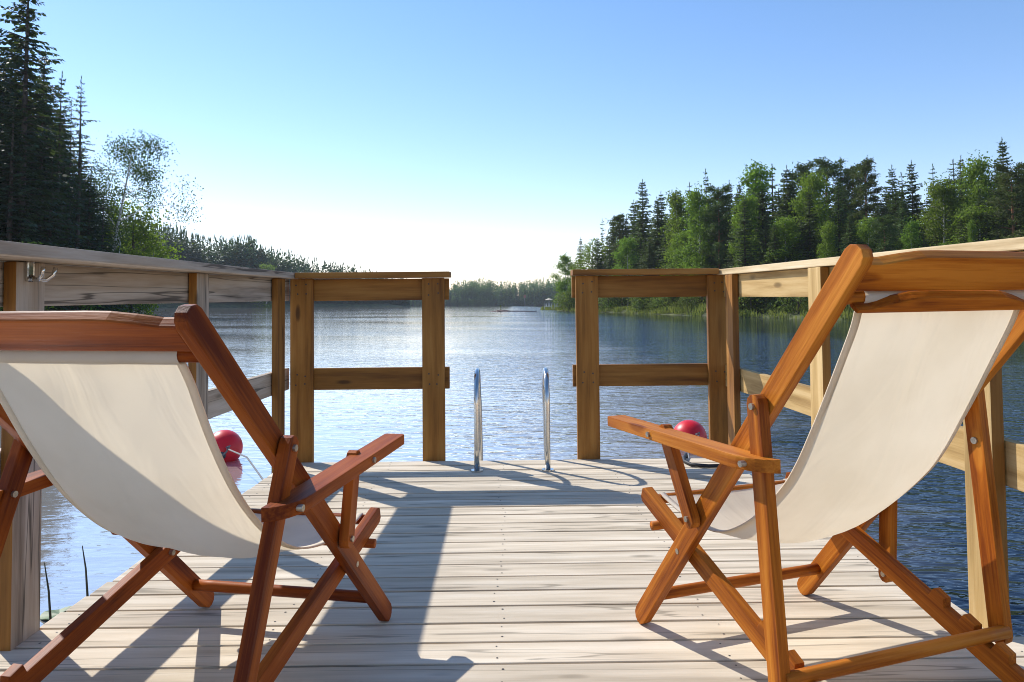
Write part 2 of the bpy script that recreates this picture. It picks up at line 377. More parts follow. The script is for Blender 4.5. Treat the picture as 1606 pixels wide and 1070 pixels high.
for bk, (poly, slope, top, res) in BANKS.items():
    P = np.array(poly); x0, y0 = P.min(0) - 6; x1, y1 = P.max(0) + 6
    xs = np.arange(x0, x1 + res, res); ys = np.arange(y0, y1 + res, res)
    if bk == 'right': xs = xs[xs < 130]; ys = ys[ys < 250]
    XX, YY = np.meshgrid(xs, ys); ZZ = ground_h(bk, XX, YY)
    nx, ny = len(xs), len(ys)
    I = np.arange(nx * ny).reshape(ny, nx)
    Fq = np.stack([I[:-1, :-1], I[:-1, 1:], I[1:, 1:], I[1:, :-1]], -1).reshape(-1, 4)
    Zf = ZZ.reshape(-1)
    Fq = Fq[(Zf[Fq] > -1.4).any(1)]
    tag(link('terrain_' + bk, mesh_from('terrain_' + bk, np.stack([XX.reshape(-1), YY.reshape(-1), Zf], -1), Fq, True), None, M['ground']), kind='structure')

# ------------------------------------------------------------------ tree prototypes
def leaves(B, D, Wd):
    """diamond-shaped faces: base, direction (with length), half-width vector"""
    V = np.stack([B, B + 0.45 * D + Wd, B + D, B + 0.45 * D - Wd], 1).reshape(-1, 3)
    F = np.arange(len(V)).reshape(-1, 4)
    return V, F
def unit(a): return a / (np.linalg.norm(a, axis=-1, keepdims=True) + 1e-9)
def sticks(segs, n=4):
    """list of (p0, p1, r0, r1) -> one mesh"""
    V = []; F = []
    for p0, p1, r0, r1 in segs:
        p0 = np.array(p0, float); p1 = np.array(p1, float); t = unit(p1 - p0)
        a = np.cross(t, [0, 0, 1.0]); a = np.array([1.0, 0, 0]) if np.linalg.norm(a) < 1e-3 else unit(a); b = np.cross(t, a)
        o = len(V)
        for p, r in ((p0, r0), (p1, r1)):
            for k in range(n):
                an = 2 * math.pi * k / n; V.append(p + (a * math.cos(an) + b * math.sin(an)) * r)
        for k in range(n): F.append([o + k, o + (k + 1) % n, o + n + (k + 1) % n, o + n + k])
    return V, F
def trunk_mesh(name, H, r, rng, bend=0.02, extra=(), n=8):
    pts = []; rads = []
    ph = rng.uniform(0, 6.28)
    for i in range(9):
        t = i / 8; pts.append((math.cos(ph) * bend * H * math.sin(t * 3.0), math.sin(ph) * bend * H * math.sin(t * 2.4), t * H - 0.4 * (i == 0)))
        rads.append(r * (1 - t) ** 0.8 + 0.012)
    segs = [(pts[i], pts[i + 1], rads[i], rads[i + 1]) for i in range(8)]
    V, F = sticks(segs, n)
    V2, F2 = sticks(extra, 4) if len(extra) else ([], [])
    o = len(V); F = F + [[q + o for q in f] for f in F2]
    return mesh_from(name, list(V) + list(V2), F, True)

def spruce_proto(name, H, R, seed, whorls=34, nb=7, zb=0.06, twigs=7, irregular=0.25, tw=0.42, droop=0.35, wid=0.1, mat='spruce', gap=0.0):
    rng = np.random.default_rng(seed); B = []; D = []; W = []; ex = []
    for i in range(whorls):
        u = (i + rng.uniform(-.3, .3)) / whorls; u = min(max(u, 0), 1)
        z = H * (zb + (0.985 - zb) * u)
        r0 = R * (1 - u) ** 0.82 * (0.72 + 0.28 * min(1, u * 7)) + 0.12
        k = max(3, int(round(nb * (0.6 + 0.4 * (1 - u)))))
        for j in range(k):
            if rng.uniform() < gap: continue
            az = 2 * math.pi * (j + rng.uniform(-.35, .35)) / k + i * 1.3
            r = r0 * (1 + irregular * rng.normal() * 0.8); r = max(0.15, r)
            d = np.array([math.cos(az), math.sin(az), 0]); s = np.array([-d[1], d[0], 0])
            lift = 0.25 * u + 0.02; dr = droop * (1.1 - u)
            path = lambda t: d * r * t + np.array([0, 0, z + r * (lift * t - dr * (t ** 1.4) + 0.28 * dr * t ** 4)])
            if r > 0.35: ex.append((path(0), path(0.92), 0.02 + 0.012 * r, 0.008))
            nt = max(2, int(twigs * (0.4 + 0.6 * r / R)))
            for t in np.linspace(0.18, 1.0, nt):
                p = path(t)
                for sg in (-1, 1):
                    L_ = tw * (0.55 + 0.6 * rng.uniform()) * (1.15 - 0.45 * t) * (0.5 + 0.5 * min(1, r / (0.5 * R)))
                    dv = d * (0.55 + 0.3 * rng.uniform()) + s * sg * (0.9 - 0.5 * t) + np.array([0, 0, -0.28 - 0.4 * rng.uniform()])
                    dv = dv / np.linalg.norm(dv) * L_
                    B.append(p + rng.normal(0, .03, 3)); D.append(dv)
                    wv = np.cross(dv, [rng.normal(0, .6), rng.normal(0, .6), 1.0]); W.append(wv / (np.linalg.norm(wv) + 1e-9) * L_ * wid * (1.6 + rng.uniform()))
            B.append(path(0.85)); dv = (path(1.0) - path(0.8)); dv = dv / np.linalg.norm(dv) * tw * 0.6; D.append(dv)
            wv = np.cross(dv, [0, 0, 1.0]); W.append(wv / (np.linalg.norm(wv) + 1e-9) * tw * .6 * wid * 2)
    for j in range(6):
        B.append(np.array([0, 0, H * (0.965 + .005 * j)])); D.append(np.array([rng.normal(0, .05), rng.normal(0, .05), 0.35])); W.append(np.array([math.cos(j), math.sin(j), 0]) * 0.05)
    V, F = leaves(np.array(B), np.array(D), np.array(W))
    cr = mesh_from(name + '_crown', V, F); cr.materials.append(M[mat])
    tr = trunk_mesh(name + '_trunk', H, 0.011 * H, rng, 0.004, ex); tr.materials.append(M['bark'])
    return dict(H=H, R=R, crown=cr, trunk=tr)

def broad_proto(name, H, R, seed, limbs=16, nleaf=5200, zb=0.22, size=0.17, mat='birch', bark='birchbark', weep=0.35, clump=0.16, lean=0.0, top=0.75):
    rng = np.random.default_rng(seed); ex = []; pts = []
    for i in range(limbs):
        u = (i + .5) / limbs; z = H * (zb + (0.93 - zb) * u)
        prof = math.sin(math.pi * min(1, 0.16 + 0.84 * u) ** top)
        r = R * (0.35 + 0.75 * prof) * rng.uniform(.65, 1.15)
        az = i * 2.4 + rng.uniform(-.5, .5); d = np.array([math.cos(az), math.sin(az), 0])
        rise = rng.uniform(.5, 1.0)
        a = np.array([0, 0, z - 0.12 * H * (1 - u)])
        path = lambda t: a + d * r * t + np.array([0, 0, rise * r * t - weep * r * t ** 3 * 1.2])
        prev = path(0)
        for q in (0.35, 0.7, 1.0):
            ex.append((prev, path(q), 0.018 + 0.012 * r * (1.1 - q), 0.014)); prev = path(q)
        for q in range(rng.integers(5, 8)):
            t = rng.uniform(.35, 1.0); c = path(t) + rng.normal(0, .13, 3) * r
            ex.append((path(t * .9), c, 0.014, 0.008)); pts.append((c, rng.uniform(.7, 1.3)))
    pts.append((np.array([0, 0, H * 0.97]), 0.8)); pts.append((np.array([0, 0, H * 0.9]), 1.0))
    C = np.array([p for p, w in pts]); w = np.array([w for p, w in pts]); w /= w.sum()
    idx = rng.choice(len(C), nleaf, p=w)
    sp = clump * R * (0.6 + 0.8 * rng.uniform(size=(len(C), 1)))[idx]
    B = C[idx] + np.clip(rng.normal(0, 1, (nleaf, 3)), -1.7, 1.7) * sp * np.array([1, 1, 0.9])
    B[:, 2] -= np.abs(rng.normal(0, 1, nleaf)) * weep * 0.35
    B[:, 2] = np.clip(B[:, 2], 0.15, H * 1.02)
    L_ = size * rng.uniform(.6, 1.35, nleaf)[:, None]
    D = unit(rng.normal(0, 1, (nleaf, 3)) + np.array([0, 0, -weep * 1.6])) * L_
    W = unit(np.cross(D, rng.normal(0, 1, (nleaf, 3)))) * L_ * 0.33
    V, F = leaves(B, D, W)
    cr = mesh_from(name + '_crown', V, F); cr.materials.append(M[mat])
    tr = trunk_mesh(name + '_trunk', H * 0.96, 0.009 * H + .02, rng, 0.012, ex); tr.materials.append(M[bark])
    return dict(H=H, R=R, crown=cr, trunk=tr)

def pine_proto(name, H, R, seed, zb=0.45, limbs=20, tufts=170, mat='pine'):
    rng = np.random.default_rng(seed); ex = []; B = []; D = []; W = []
    per = max(4, tufts // limbs)
    for i in range(limbs):
        u = (i + .5) / limbs; z = H * (zb + (0.95 - zb) * u)
        prof = (1 - u) ** 0.55 * (0.6 + 0.4 * min(1, u * 4)); r = R * (0.25 + 0.8 * prof) * rng.uniform(.6, 1.15)
        az = i * 2.4 + rng.uniform(-.5, .5); d = np.array([math.cos(az), math.sin(az), 0]); rise = rng.uniform(.05, .45) + .3 * u
        path = lambda t: np.array([0, 0, z]) + d * r * t + np.array([0, 0, rise * r * t * t])
        ex.append((path(0), path(.6), .03 + .01 * r, .025)); ex.append((path(.6), path(1), .025, .012))
        for q in range(per):
            t = rng.uniform(.4, 1.05); c = path(t) + rng.normal(0, .14, 3) * np.array([r, r, .5 * r])
            ex.append((path(min(t, 1) * .92), c, .012, .008))
            k = 30
            dv = unit(rng.normal(0, 1, (k, 3)) * np.array([1, 1, .6]) + np.array([0, 0, .45]) + d * .2)
            L_ = rng.uniform(.22, .48, (k, 1))
            B.append(np.repeat(c[None], k, 0) + rng.normal(0, .26, (k, 3)) * np.array([1, 1, .6])); D.append(dv * L_); W.append(unit(np.cross(dv, rng.normal(0, 1, (k, 3)))) * L_ * .14)
    V, F = leaves(np.concatenate(B), np.concatenate(D), np.concatenate(W))
    cr = mesh_from(name + '_crown', V, F); cr.materials.append(M[mat])
    tr = trunk_mesh(name + '_trunk', H * .97, .013 * H, rng, .012, ex); tr.materials.append(M['pinebark'])
    return dict(H=H, R=R, crown=cr, trunk=tr)

PR = {
 'spruce': [spruce_proto('spruce_a', 18, 3.0, 1, 46, 9, twigs=9, wid=.17, tw=.55, irregular=.4), spruce_proto('spruce_b', 18, 2.5, 2, 48, 9, twigs=8, wid=.17, tw=.5, irregular=.45), spruce_proto('spruce_c', 18, 3.4, 3, 44, 9, twigs=10, wid=.17, tw=.6, irregular=.5, droop=.5), spruce_proto('spruce_d', 18, 2.1, 4, 50, 8, twigs=8, wid=.17, tw=.5, irregular=.45)],
 'thin': [spruce_proto('thin_spruce_a', 18, 1.5, 5, 34, 7, irregular=.6, tw=.45, gap=.15, wid=.16), spruce_proto('thin_spruce_b', 18, 1.1, 6, 30, 6, irregular=.6, tw=.4, gap=.25, wid=.16)],
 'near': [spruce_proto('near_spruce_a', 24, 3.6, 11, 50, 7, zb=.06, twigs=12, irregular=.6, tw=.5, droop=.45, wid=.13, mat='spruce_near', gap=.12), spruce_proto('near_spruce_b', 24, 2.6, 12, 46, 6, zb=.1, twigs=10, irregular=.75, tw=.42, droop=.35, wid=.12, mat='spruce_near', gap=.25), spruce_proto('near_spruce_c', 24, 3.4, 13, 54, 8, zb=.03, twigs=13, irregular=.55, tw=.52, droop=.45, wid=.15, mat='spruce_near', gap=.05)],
 'birch': [broad_proto('birch_a', 14, 2.2, 21, limbs=20, nleaf=9000, size=.24, clump=.2, zb=.14), broad_proto('birch_b', 14, 1.9, 22, limbs=22, nleaf=9000, size=.23, clump=.2, zb=.2), broad_proto('birch_c', 14, 2.8, 23, limbs=24, nleaf=11000, size=.24, clump=.18, zb=.1)],
 'nearbirch': [broad_proto('near_birch', 15, 4.6, 27, limbs=17, nleaf=17000, size=.15, clump=.12, weep=.6, zb=.2, mat='birch_near')],
 'bushy': [broad_proto('bushy_tree', 7, 2.3, 25, limbs=16, nleaf=4200, zb=.05, size=.18, mat='birch', bark='bark', weep=.1, top=.6)],
 'pine': [pine_proto('pine_a', 17, 2.6, 31, zb=.4, limbs=26, tufts=280), pine_proto('pine_b', 17, 3.0, 32, zb=.25, limbs=34, tufts=380), pine_proto('pine_c', 17, 2.4, 33, zb=.08, limbs=42, tufts=420)],
 'shrub': [broad_proto('shrub_a', 2.2, 1.3, 41, limbs=12, nleaf=1600, zb=.02, size=.15, mat='bush', bark='bark', weep=.1, clump=.2, top=.5), broad_proto('shrub_b', 2.2, 1.6, 42, limbs=14, nleaf=1700, zb=.02, size=.15, mat='bush', bark='bark', weep=.15, clump=.2, top=.5)],
}
def tree(kind, var, x, y, gz, height, label, cat='tree', group=None, widen=1.0, name=None, tilt=0.0, rot=None):
    p = PR[kind][var % len(PR[kind])]
    nm = name or {'spruce': 'spruce_tree', 'thin': 'spruce_tree', 'near': 'spruce_tree', 'birch': 'birch_tree', 'nearbirch': 'birch_tree', 'bushy': 'leafy_tree', 'pine': 'pine_tree', 'shrub': 'shrub'}[kind]
    r = bpy.data.objects.new(nm, None); COL.objects.link(r)
    s = height / p['H']; r.location = (x, y, gz - 0.1)
    r.rotation_euler = (0, tilt, 0) if tilt else (0, 0, random.uniform(0, 6.28) if rot is None else rot)
    r.scale = (s * widen, s * widen, s)
    link('trunk', p['trunk'], r); link('crown', p['crown'], r)
    tag(r, label, cat, group)
    return r
def px_x(px, Y): return (px - 802.0) / 1159.3 * Y
def px_z(py, Y): return CAM_Z + (477.5 - py) / 1159.3 * Y
def tree_px(kind, var, px, Y, ytop, bank, label, **k):
    x = px_x(px, Y); g = float(ground_h(bank, np.array([x]), np.array([Y]))[0]); g = max(g, 0.05)
    return tree(kind, var, x, Y, g, px_z(ytop, Y) - g, label, **k)

# --- right-hand forest, from the point by the open water to the right edge of the picture
RF = [
 ('birch', 0, 888, 138, 396, 1.5, 'light green birch at the tip of the right point, by open water'),
 ('spruce', 1, 911, 136, 371, 1.0, 'first dark spruce in from the tip of the right point'),
 ('birch', 1, 902, 128, 418, 1.3, 'low light green birch behind the white parasol'),
 ('bushy', 0, 930, 124, 378, 1.0, 'mid green leafy tree beside the first dark spruce of the point'),
 ('thin', 1, 945, 126, 341, 1.0, 'thin bare-looking spruce rising over leafy trees at the point'),
 ('pine', 2, 971, 118, 331, 1.1, 'bushy dark pine between thin bare spruce and tall conical spruce'),
 ('birch', 2, 985, 108, 368, 1.2, 'rounded bright birch below the tall conical spruce'),
 ('spruce', 0, 1009, 112, 279, 1.0, 'tall conical spruce with stepped outline, left part of right forest'),
 ('spruce', 2, 1038, 104, 298, 0.9, 'dense dark spruce right of the tall conical spruce'),
 ('birch', 1, 1064, 92, 292, 1.0, 'birch with a bare white lower trunk above the brown rail panel'),
 ('thin', 0, 1083, 108, 284, 1.2, 'narrow dark spruce behind the white-trunked birch'),
 ('birch', 0, 1097, 84, 288, 1.0, 'bright green slim birch right of the white-trunked birch'),
 ('thin', 0, 1109, 112, 262, 1.1, 'lone tall spruce tip standing clear against sky above slim birch'),
 ('pine', 1, 1128, 82, 286, 1.0, 'brownish pine full of dry cones right of slim birch'),
 ('spruce', 3, 1146, 96, 281, 1.1, 'spruce with light tip between brownish pine and tall birch'),
 ('birch', 1, 1188, 84, 246, 1.05, 'tall pale birch with loose top reaching above neighbouring spruces'),
 ('birch', 0, 1170, 76, 300, 1.0, 'yellow-green birch just below the tall pale birch'),
 ('thin', 0, 1214, 88, 254, 1.3, 'narrow spruce just right of the tall pale birch'),
 ('spruce', 2, 1237, 78, 257, 0.95, 'broad dark spruce, centre of right forest'),
 ('pine', 0, 1262, 90, 248, 1.1, 'open-topped pine behind the bright weeping birch'),
 ('birch', 2, 1276, 72, 262, 0.85, 'bright weeping birch in the middle of the right forest'),
 ('pine', 0, 1302, 84, 242, 1.2, 'tall round-topped pine with gaps showing sky'),
 ('thin', 0, 1322, 86, 243, 1.2, 'slim spruce tip right of the tall round-topped pine'),
 ('pine', 2, 1340, 84, 252, 1.0, 'pale-topped pine left of the dense dark egg-shaped pine'),
 ('pine', 2, 1362, 76, 242, 0.95, 'dense dark egg-shaped pine above the right chair head rail'),
 ('birch', 1, 1300, 63, 340, 0.8, 'small sunlit birch low in front of dark spruces'),
 ('pine', 2, 1388, 60, 332, 1.25, 'small round sunlit pine low in front, above the pale cap rail'),
 ('spruce', 3, 1403, 78, 256, 1.1, 'dark spruce first right of the dense egg-shaped pine'),
 ('thin', 0, 1418, 80, 268, 1.3, 'lesser narrow spruce between two dark spruces right of egg-shaped pine'),
 ('spruce', 0, 1434, 74, 249, 0.9, 'dark steep spruce standing highest between egg-shaped pine and sunlit birches'),
 ('birch', 0, 1431, 60, 338, 0.8, 'dim small birch in front of the dark steep spruce'),
 ('thin', 1, 1468, 80, 254, 1.1, 'very thin leaning spruce tip against sky over sunlit birches'),
 ('birch', 2, 1482, 66, 272, 0.95, 'broad sunlit yellow-green birch left of the two thin spruce tips'),
 ('thin', 0, 1500, 74, 247, 1.3, 'left one of two close spruce tips near the right edge'),
 ('spruce', 3, 1513, 76, 241, 1.0, 'right one of two close spruce tips near the right edge'),
 ('birch', 2, 1538, 64, 236, 0.85, 'largest sunlit birch near the right edge, beside tallest spruce'),
 ('birch', 1, 1527, 58, 338, 0.45, 'slender bright green sapling standing alone against dark shade'),
 ('spruce', 1, 1579, 68, 212, 1.1, 'tallest spruce of the right forest near the picture edge'),
 ('pine', 1, 1592, 58, 250, 1.15, 'wide-branched pine with red trunk at the right picture edge'),
 ('spruce', 2, 1640, 62, 230, 1.0, 'dark spruce cut off by the right picture edge'),
]
for kd, vr, px, Y, yt, wd, lb in RF:
    tree_px(kd, vr, px, Y, yt, 'right', lb, widen=wd, group=None, cat='shrub' if kd == 'shrub' else 'tree')
rr = np.random.default_rng(77)
prof_x = [870, 905, 960, 1009, 1064, 1110, 1190, 1300, 1400, 1500, 1580, 1800]
prof_y = [430, 385, 355, 310, 310, 300, 275, 270, 285, 280, 255, 250]
near_x = [860, 900, 1000, 1130, 1300, 1606, 1900]; near_y = [146, 128, 99, 73, 64, 55, 50]
for i in range(150):
    px = rr.uniform(880, 1760); Y0 = np.interp(px, near_x, near_y); Y = Y0 + rr.uniform(2, 30)
    yt = np.interp(px, prof_x, prof_y) + rr.uniform(0, 45) + (rr.uniform(10, 70) if i % 3 == 0 else 0)
    kd = str(rr.choice(['spruce', 'spruce', 'spruce', 'spruce', 'spruce', 'pine', 'birch']))
    if kd != 'spruce': yt += rr.uniform(25, 60)
    tree_px(kd, int(rr.integers(0, 4)), px, Y, yt, 'right',
            {'spruce': 'dark spruce deep in the shade of the right forest, behind its front trees', 'pine': 'dark pine deep in the shade of the right forest, behind its front trees', 'birch': 'shaded birch deep in the right forest, behind its front trees'}[kd],
            group='%s trees deep in the right forest' % kd, widen=rr.uniform(.95, 1.25))
for i in range(40):
    px = rr.uniform(930, 1640); Y = np.interp(px, near_x, near_y) + rr.uniform(8, 24)
    tree_px('spruce', i, px, Y, np.interp(px, prof_x, prof_y) + rr.uniform(-12, 22), 'right', 'dark spruce deep in the shade of the right forest, behind its front trees', group='spruce trees deep in the right forest', widen=rr.uniform(.95, 1.2))
for i in range(44):
    px = rr.uniform(905, 1700); Y = np.interp(px, near_x, near_y) + rr.uniform(0, 6)
    yt = np.interp(px, prof_x, prof_y) + rr.uniform(45, 110); yt = min(yt, 425)
    kd = ['spruce', 'spruce', 'birch'][i % 3]
    tree_px(kd, i, px, Y, yt, 'right', {'spruce': 'shorter dark spruce in the closed front edge of the right forest', 'birch': 'shorter leafy birch in the closed front edge of the right forest'}[kd], group='shorter %s trees in the front edge of the right forest' % kd, widen=rr.uniform(1.0, 1.35))
# shore shrubs on the right bank
for i in range(110):
    px = rr.uniform(868, 1330) if i < 75 else rr.uniform(1330, 1800); Y = np.interp(px, near_x, near_y) + rr.uniform(-4.5, 4)
    x = px_x(px, Y); g = max(0.1, float(ground_h('right', np.array([x]), np.array([Y]))[0]))
    tree('shrub', i, x, Y, g, rr.uniform(1.2, 3.4), 'yellow-green shrub along the sunny shore of the right bank', 'shrub', 'shrubs along the right shore', widen=rr.uniform(.8, 1.2))

# --- dark trees on the near left bank
LF = [
 ('near', 2, 28, 44, -70, 1.1, 0, 'tallest spruce on left bank, trunk showing near the left picture edge'),
 ('near', 0, -40, 46, -40, 1.2, 0, 'dark spruce cut off by the left picture edge'),
 ('near', 2, 60, 50, 70, 0.95, 0, 'dense dark spruce right of the tallest left-bank spruce'),
 ('near', 0, 88, 52, 105, 0.8, 0, 'ragged dark spruce left of the two thin bare-topped spruces'),
 ('near', 1, 104, 55, 150, 0.6, 0, 'shorter of the two thin bare-topped spruces on left bank'),
 ('near', 1, 118, 54, 112, 0.95, 0, 'taller thin bare-topped spruce with long branches reaching right'),
 ('near', 2, 12, 42, 150, 1.3, 0, 'low dense spruce filling the left edge below the tallest spruce'),
 ('near', 2, 75, 47, 230, 1.3, 0, 'shaded dense young spruce in front on left bank'),
 ('near', 2, 138, 56, 265, 1.3, 0, 'dense dark spruce under the taller thin bare-topped spruce'),
 ('near', 0, 160, 62, 300, 1.4, 0, 'low dark spruce at the foot of the leaning birch'),
 ('nearbirch', 0, 160, 66, 200, 1.0, 0.17, 'airy birch leaning right over the water on left bank'),
 ('bushy', 0, 206, 68, 318, 1.1, 0, 'green leafy tree under the leaning birch'),
 ('bushy', 0, 219, 72, 352, 1.0, 0, 'sunlit leafy bush at the right end of the left bank'),
 ('bushy', 0, 120, 48, 392, 1.3, 0, 'dark leafy undergrowth tree behind the left railing'),
 ('bushy', 0, 30, 40, 380, 1.3, 0, 'dark leafy undergrowth tree behind the coat hook post'),
]
for kd, vr, px, Y, yt, wd, tl, lb in LF:
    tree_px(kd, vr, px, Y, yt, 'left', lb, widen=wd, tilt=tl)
for i in range(48):
    px = rr.uniform(-160, 190); Y = np.interp(px, [-160, 0, 120, 200, 230], [34, 43, 55, 70, 86]) + rr.uniform(5, 18)
    tree_px('near', 2 if i % 3 else 0, px, Y, np.interp(px, [-160, 0, 60, 100, 150, 230], [0, 30, 100, 170, 265, 380]) + rr.uniform(0, 80), 'left',
            'dark spruce in the shaded depth of the left bank wood', group='spruces in the depth of the left bank', widen=1.25)

# --- far woods: each one mass
def low_tree(rng, H, R, kind):
    if kind == 0:
        k = 120; u = rng.uniform(0, 1, k) ** 1.3; z = H * (.06 + .92 * u); r = R * (1 - u) ** .8 + .15
        az = rng.uniform(0, 6.28, k); d = np.stack([np.cos(az), np.sin(az), np.zeros(k)], -1)
        B = d * (r * .15)[:, None]; B[:, 2] = z; D = d * r[:, None] * rng.uniform(.7, 1.2, (k, 1)); D[:, 2] = -r * rng.uniform(.1, .5, k)
        W = np.stack([-d[:, 1], d[:, 0], np.zeros(k)], -1) * (r * .34)[:, None] + rng.normal(0, .1, (k, 3))
        B = np.concatenate([B, [[0, 0, H * .9]]]); D = np.concatenate([D, [[0, 0, H * .11]]]); W = np.concatenate([W, [[.2, 0, 0]]])
    else:
        k = 150; p = unit(rng.normal(0, 1, (k, 3))) * rng.uniform(.55, 1, (k, 1)); B = p * np.array([R, R, H * .36]); B[:, 2] += H * .6
        D = unit(rng.normal(0, 1, (k, 3))) * rng.uniform(.8, 1.6, (k, 1)); W = unit(np.cross(D, rng.normal(0, 1, (k, 3)))) * .45
    return leaves(B, D, W)
def far_wood(name, label, bank, spots, seed, mat='far'):
    rng = np.random.default_rng(seed); VV = []; FF = []; o = 0
    for x, y, H in spots:
        g = max(0, float(ground_h(bank, np.array([x]), np.array([y]))[0]))
        H = H if H > 0 else max(5, -H - g)
        kd = int(rng.uniform() < .12)
        V, F = low_tree(rng, H, rng.uniform(1.7, 2.7) * H / 16, kd); V = V + np.array([x, y, g])
        VV.append(V); FF.append(F + o); o += len(V)
    tag(link(name, mesh_from(name, np.concatenate(VV), np.concatenate(FF)), None, M[mat]), label, 'wood', kind='stuff')
sp = []; rx = np.random.default_rng(5)
tx = [200, 235, 300, 330, 372, 390, 420, 450, 480, 520, 560, 600, 637]; ty = [338, 345, 361, 371, 370, 369, 387, 393, 404, 411, 419, 427, 437]
sx = [200, 235, 350, 480, 637]; sY = [238, 248, 268, 306, 348]
for i in range(900):
    px = rx.uniform(150, 640); Y = np.interp(px, sx, sY) + 4 + abs(rx.normal(0, 22)); yt = np.interp(px, tx, ty) + (rx.uniform(-5, 3) if i % 8 == 0 else abs(rx.normal(0, 14)))
    sp.append((px_x(px, Y), Y, -px_z(yt, Y)))
far_wood('ridge_wood', 'blue-green conifer wood sloping down to the lake behind the left railing', 'ridge', sp, 8, 'ridge')
EM = [(240, 352, 'first pointed conifer of the far left ridge, beside the bright bush'), (262, 360, 'second pointed conifer along the far left ridge'), (281, 360, 'pointed conifer of the far left ridge above the middle railing post'),
      (301, 366, 'conifer of the far left ridge just right of the middle railing post'), (372, 376, 'left one of two lone conifer tips on the far left ridge'), (391, 374, 'right one of two lone conifer tips on the far left ridge'), (408, 389, 'small conifer tip right of the two lone tips on the ridge')]
for i, (px, yt, lb) in enumerate(EM):
    tree_px('spruce' if i < 4 else 'pine', i + 1, px, np.interp(px, sx, sY) + 12, yt, 'ridge', lb, widen=1.0)
tree_px('birch', 2, 418, 277, 412, 'ridge', 'light green broadleaf tree among the dark conifers of the far ridge', widen=1.6)
sp = []
for i in range(900):
    px = rx.uniform(560, 905); Y = 546 + abs(rx.normal(0, 30)); yt = np.interp(px, [560, 700, 755, 780, 815, 850, 900], [445, 445, 436, 440, 443, 436, 436]) + (rx.uniform(-3, 2) if i % 6 == 0 else abs(rx.normal(0, 7)))
    sp.append((px_x(px, Y), Y, -px_z(yt, Y)))
for i in range(160):
    px = rx.uniform(640, 900); Y = 541 + rx.uniform(0, 3); sp.append((px_x(px, Y), Y, rx.uniform(3, 9)))
far_wood('far_shore_wood', 'hazy blue-green wood along the far shore between the two railing panels', 'far', sp, 9)

# shore grass on the right bank
rg = np.random.default_rng(3); nb = 36000
px = rg.uniform(848, 1800, nb); Y = np.interp(px, [848, 900, 1000, 1130, 1300, 1606, 1800], [150, 124, 95, 68.5, 59, 50, 47.5]) + rg.uniform(-2.5, 7, nb)
X = (px - 802) / 1159.3 * Y; G = ground_h('right', X, Y); ok = (G > -.15) & (G < 2.2) & (np.sin(X * .9 + Y * .35) + np.sin(X * 2.3 - Y * .8) + rg.normal(0, .7, nb) > -.5)
B = np.stack([X, Y, np.clip(G, -.1, None)], -1)[ok]; k = len(B)
D = np.stack([rg.normal(0, .12, k), rg.normal(0, .12, k), rg.uniform(.2, .55, k) * (1 + .9 * np.clip(np.sin(B[:, 0] * 1.3 + B[:, 1] * .5), 0, 1))], -1); W = unit(np.cross(D, rg.normal(0, 1, (k, 3)))) * .05
V, F = leaves(B, D, W)
tag(link('shore_grass', mesh_from('shore_grass', V, F), None, M['grass']), 'yellow-green grass and sedge along the right shore', 'grass', kind='stuff')

# ------------------------------------------------------------------ small things on the far water and point
def rock(name, loc, s, label, seed):
    rng = np.random.default_rng(seed); bm = bmesh.new(); bmesh.ops.create_icosphere(bm, subdivisions=3, radius=1)
    ph = rng.uniform(0, 6, 6)
    for v in bm.verts:
        c = v.co; q = 1 + .22 * math.sin(3 * c.x + ph[0]) * math.cos(2.5 * c.y + ph[1]) + .12 * math.sin(6 * c.z + 5 * c.x + ph[2]); v.co = c * q
    m = bm_mesh(name, bm); o = link(name, m, None, M['rock']); o.location = loc; o.scale = s
    return tag(o, label, 'rock')
Yr = 118
rock('reef_rock', (px_x(790, Yr), Yr, -.05), (1.3, .9, .32), 'low red-brown rock breaking the water before the far shore', 1)
rock('reef_rock', (px_x(776, Yr), Yr + 1, -.05), (.8, .6, .16), 'flat outlying rock at the left end of the reef', 2)
o = link('floating_log', tube_mesh('floating_log', [(0, 0, 0), (1.6, .1, .02), (3.2, 0, 0), (4.8, .15, .03)], [.09, .1, .09, .05], 8), None, M['rock']); o.location = (px_x(795, Yr), Yr + .6, .04)
tag(o, 'dark low spit of drift timber running from the reef rock towards the point', 'log')
rt = bpy.data.objects.new('reef_marker', None); COL.objects.link(rt); rt.location = (px_x(785, Yr), Yr, .22)
link('pole', tube_mesh('pole', [(0, 0, -.2), (0, 0, .75)], .03, 8), rt, M['grass']); p = link('top_board', box_mesh('top_board', .3, .03, .22, .005), rt, M['grass']); p.location = (0, 0, .68)
tag(rt, 'small yellowish marker stick standing on the reef rock', 'marker')
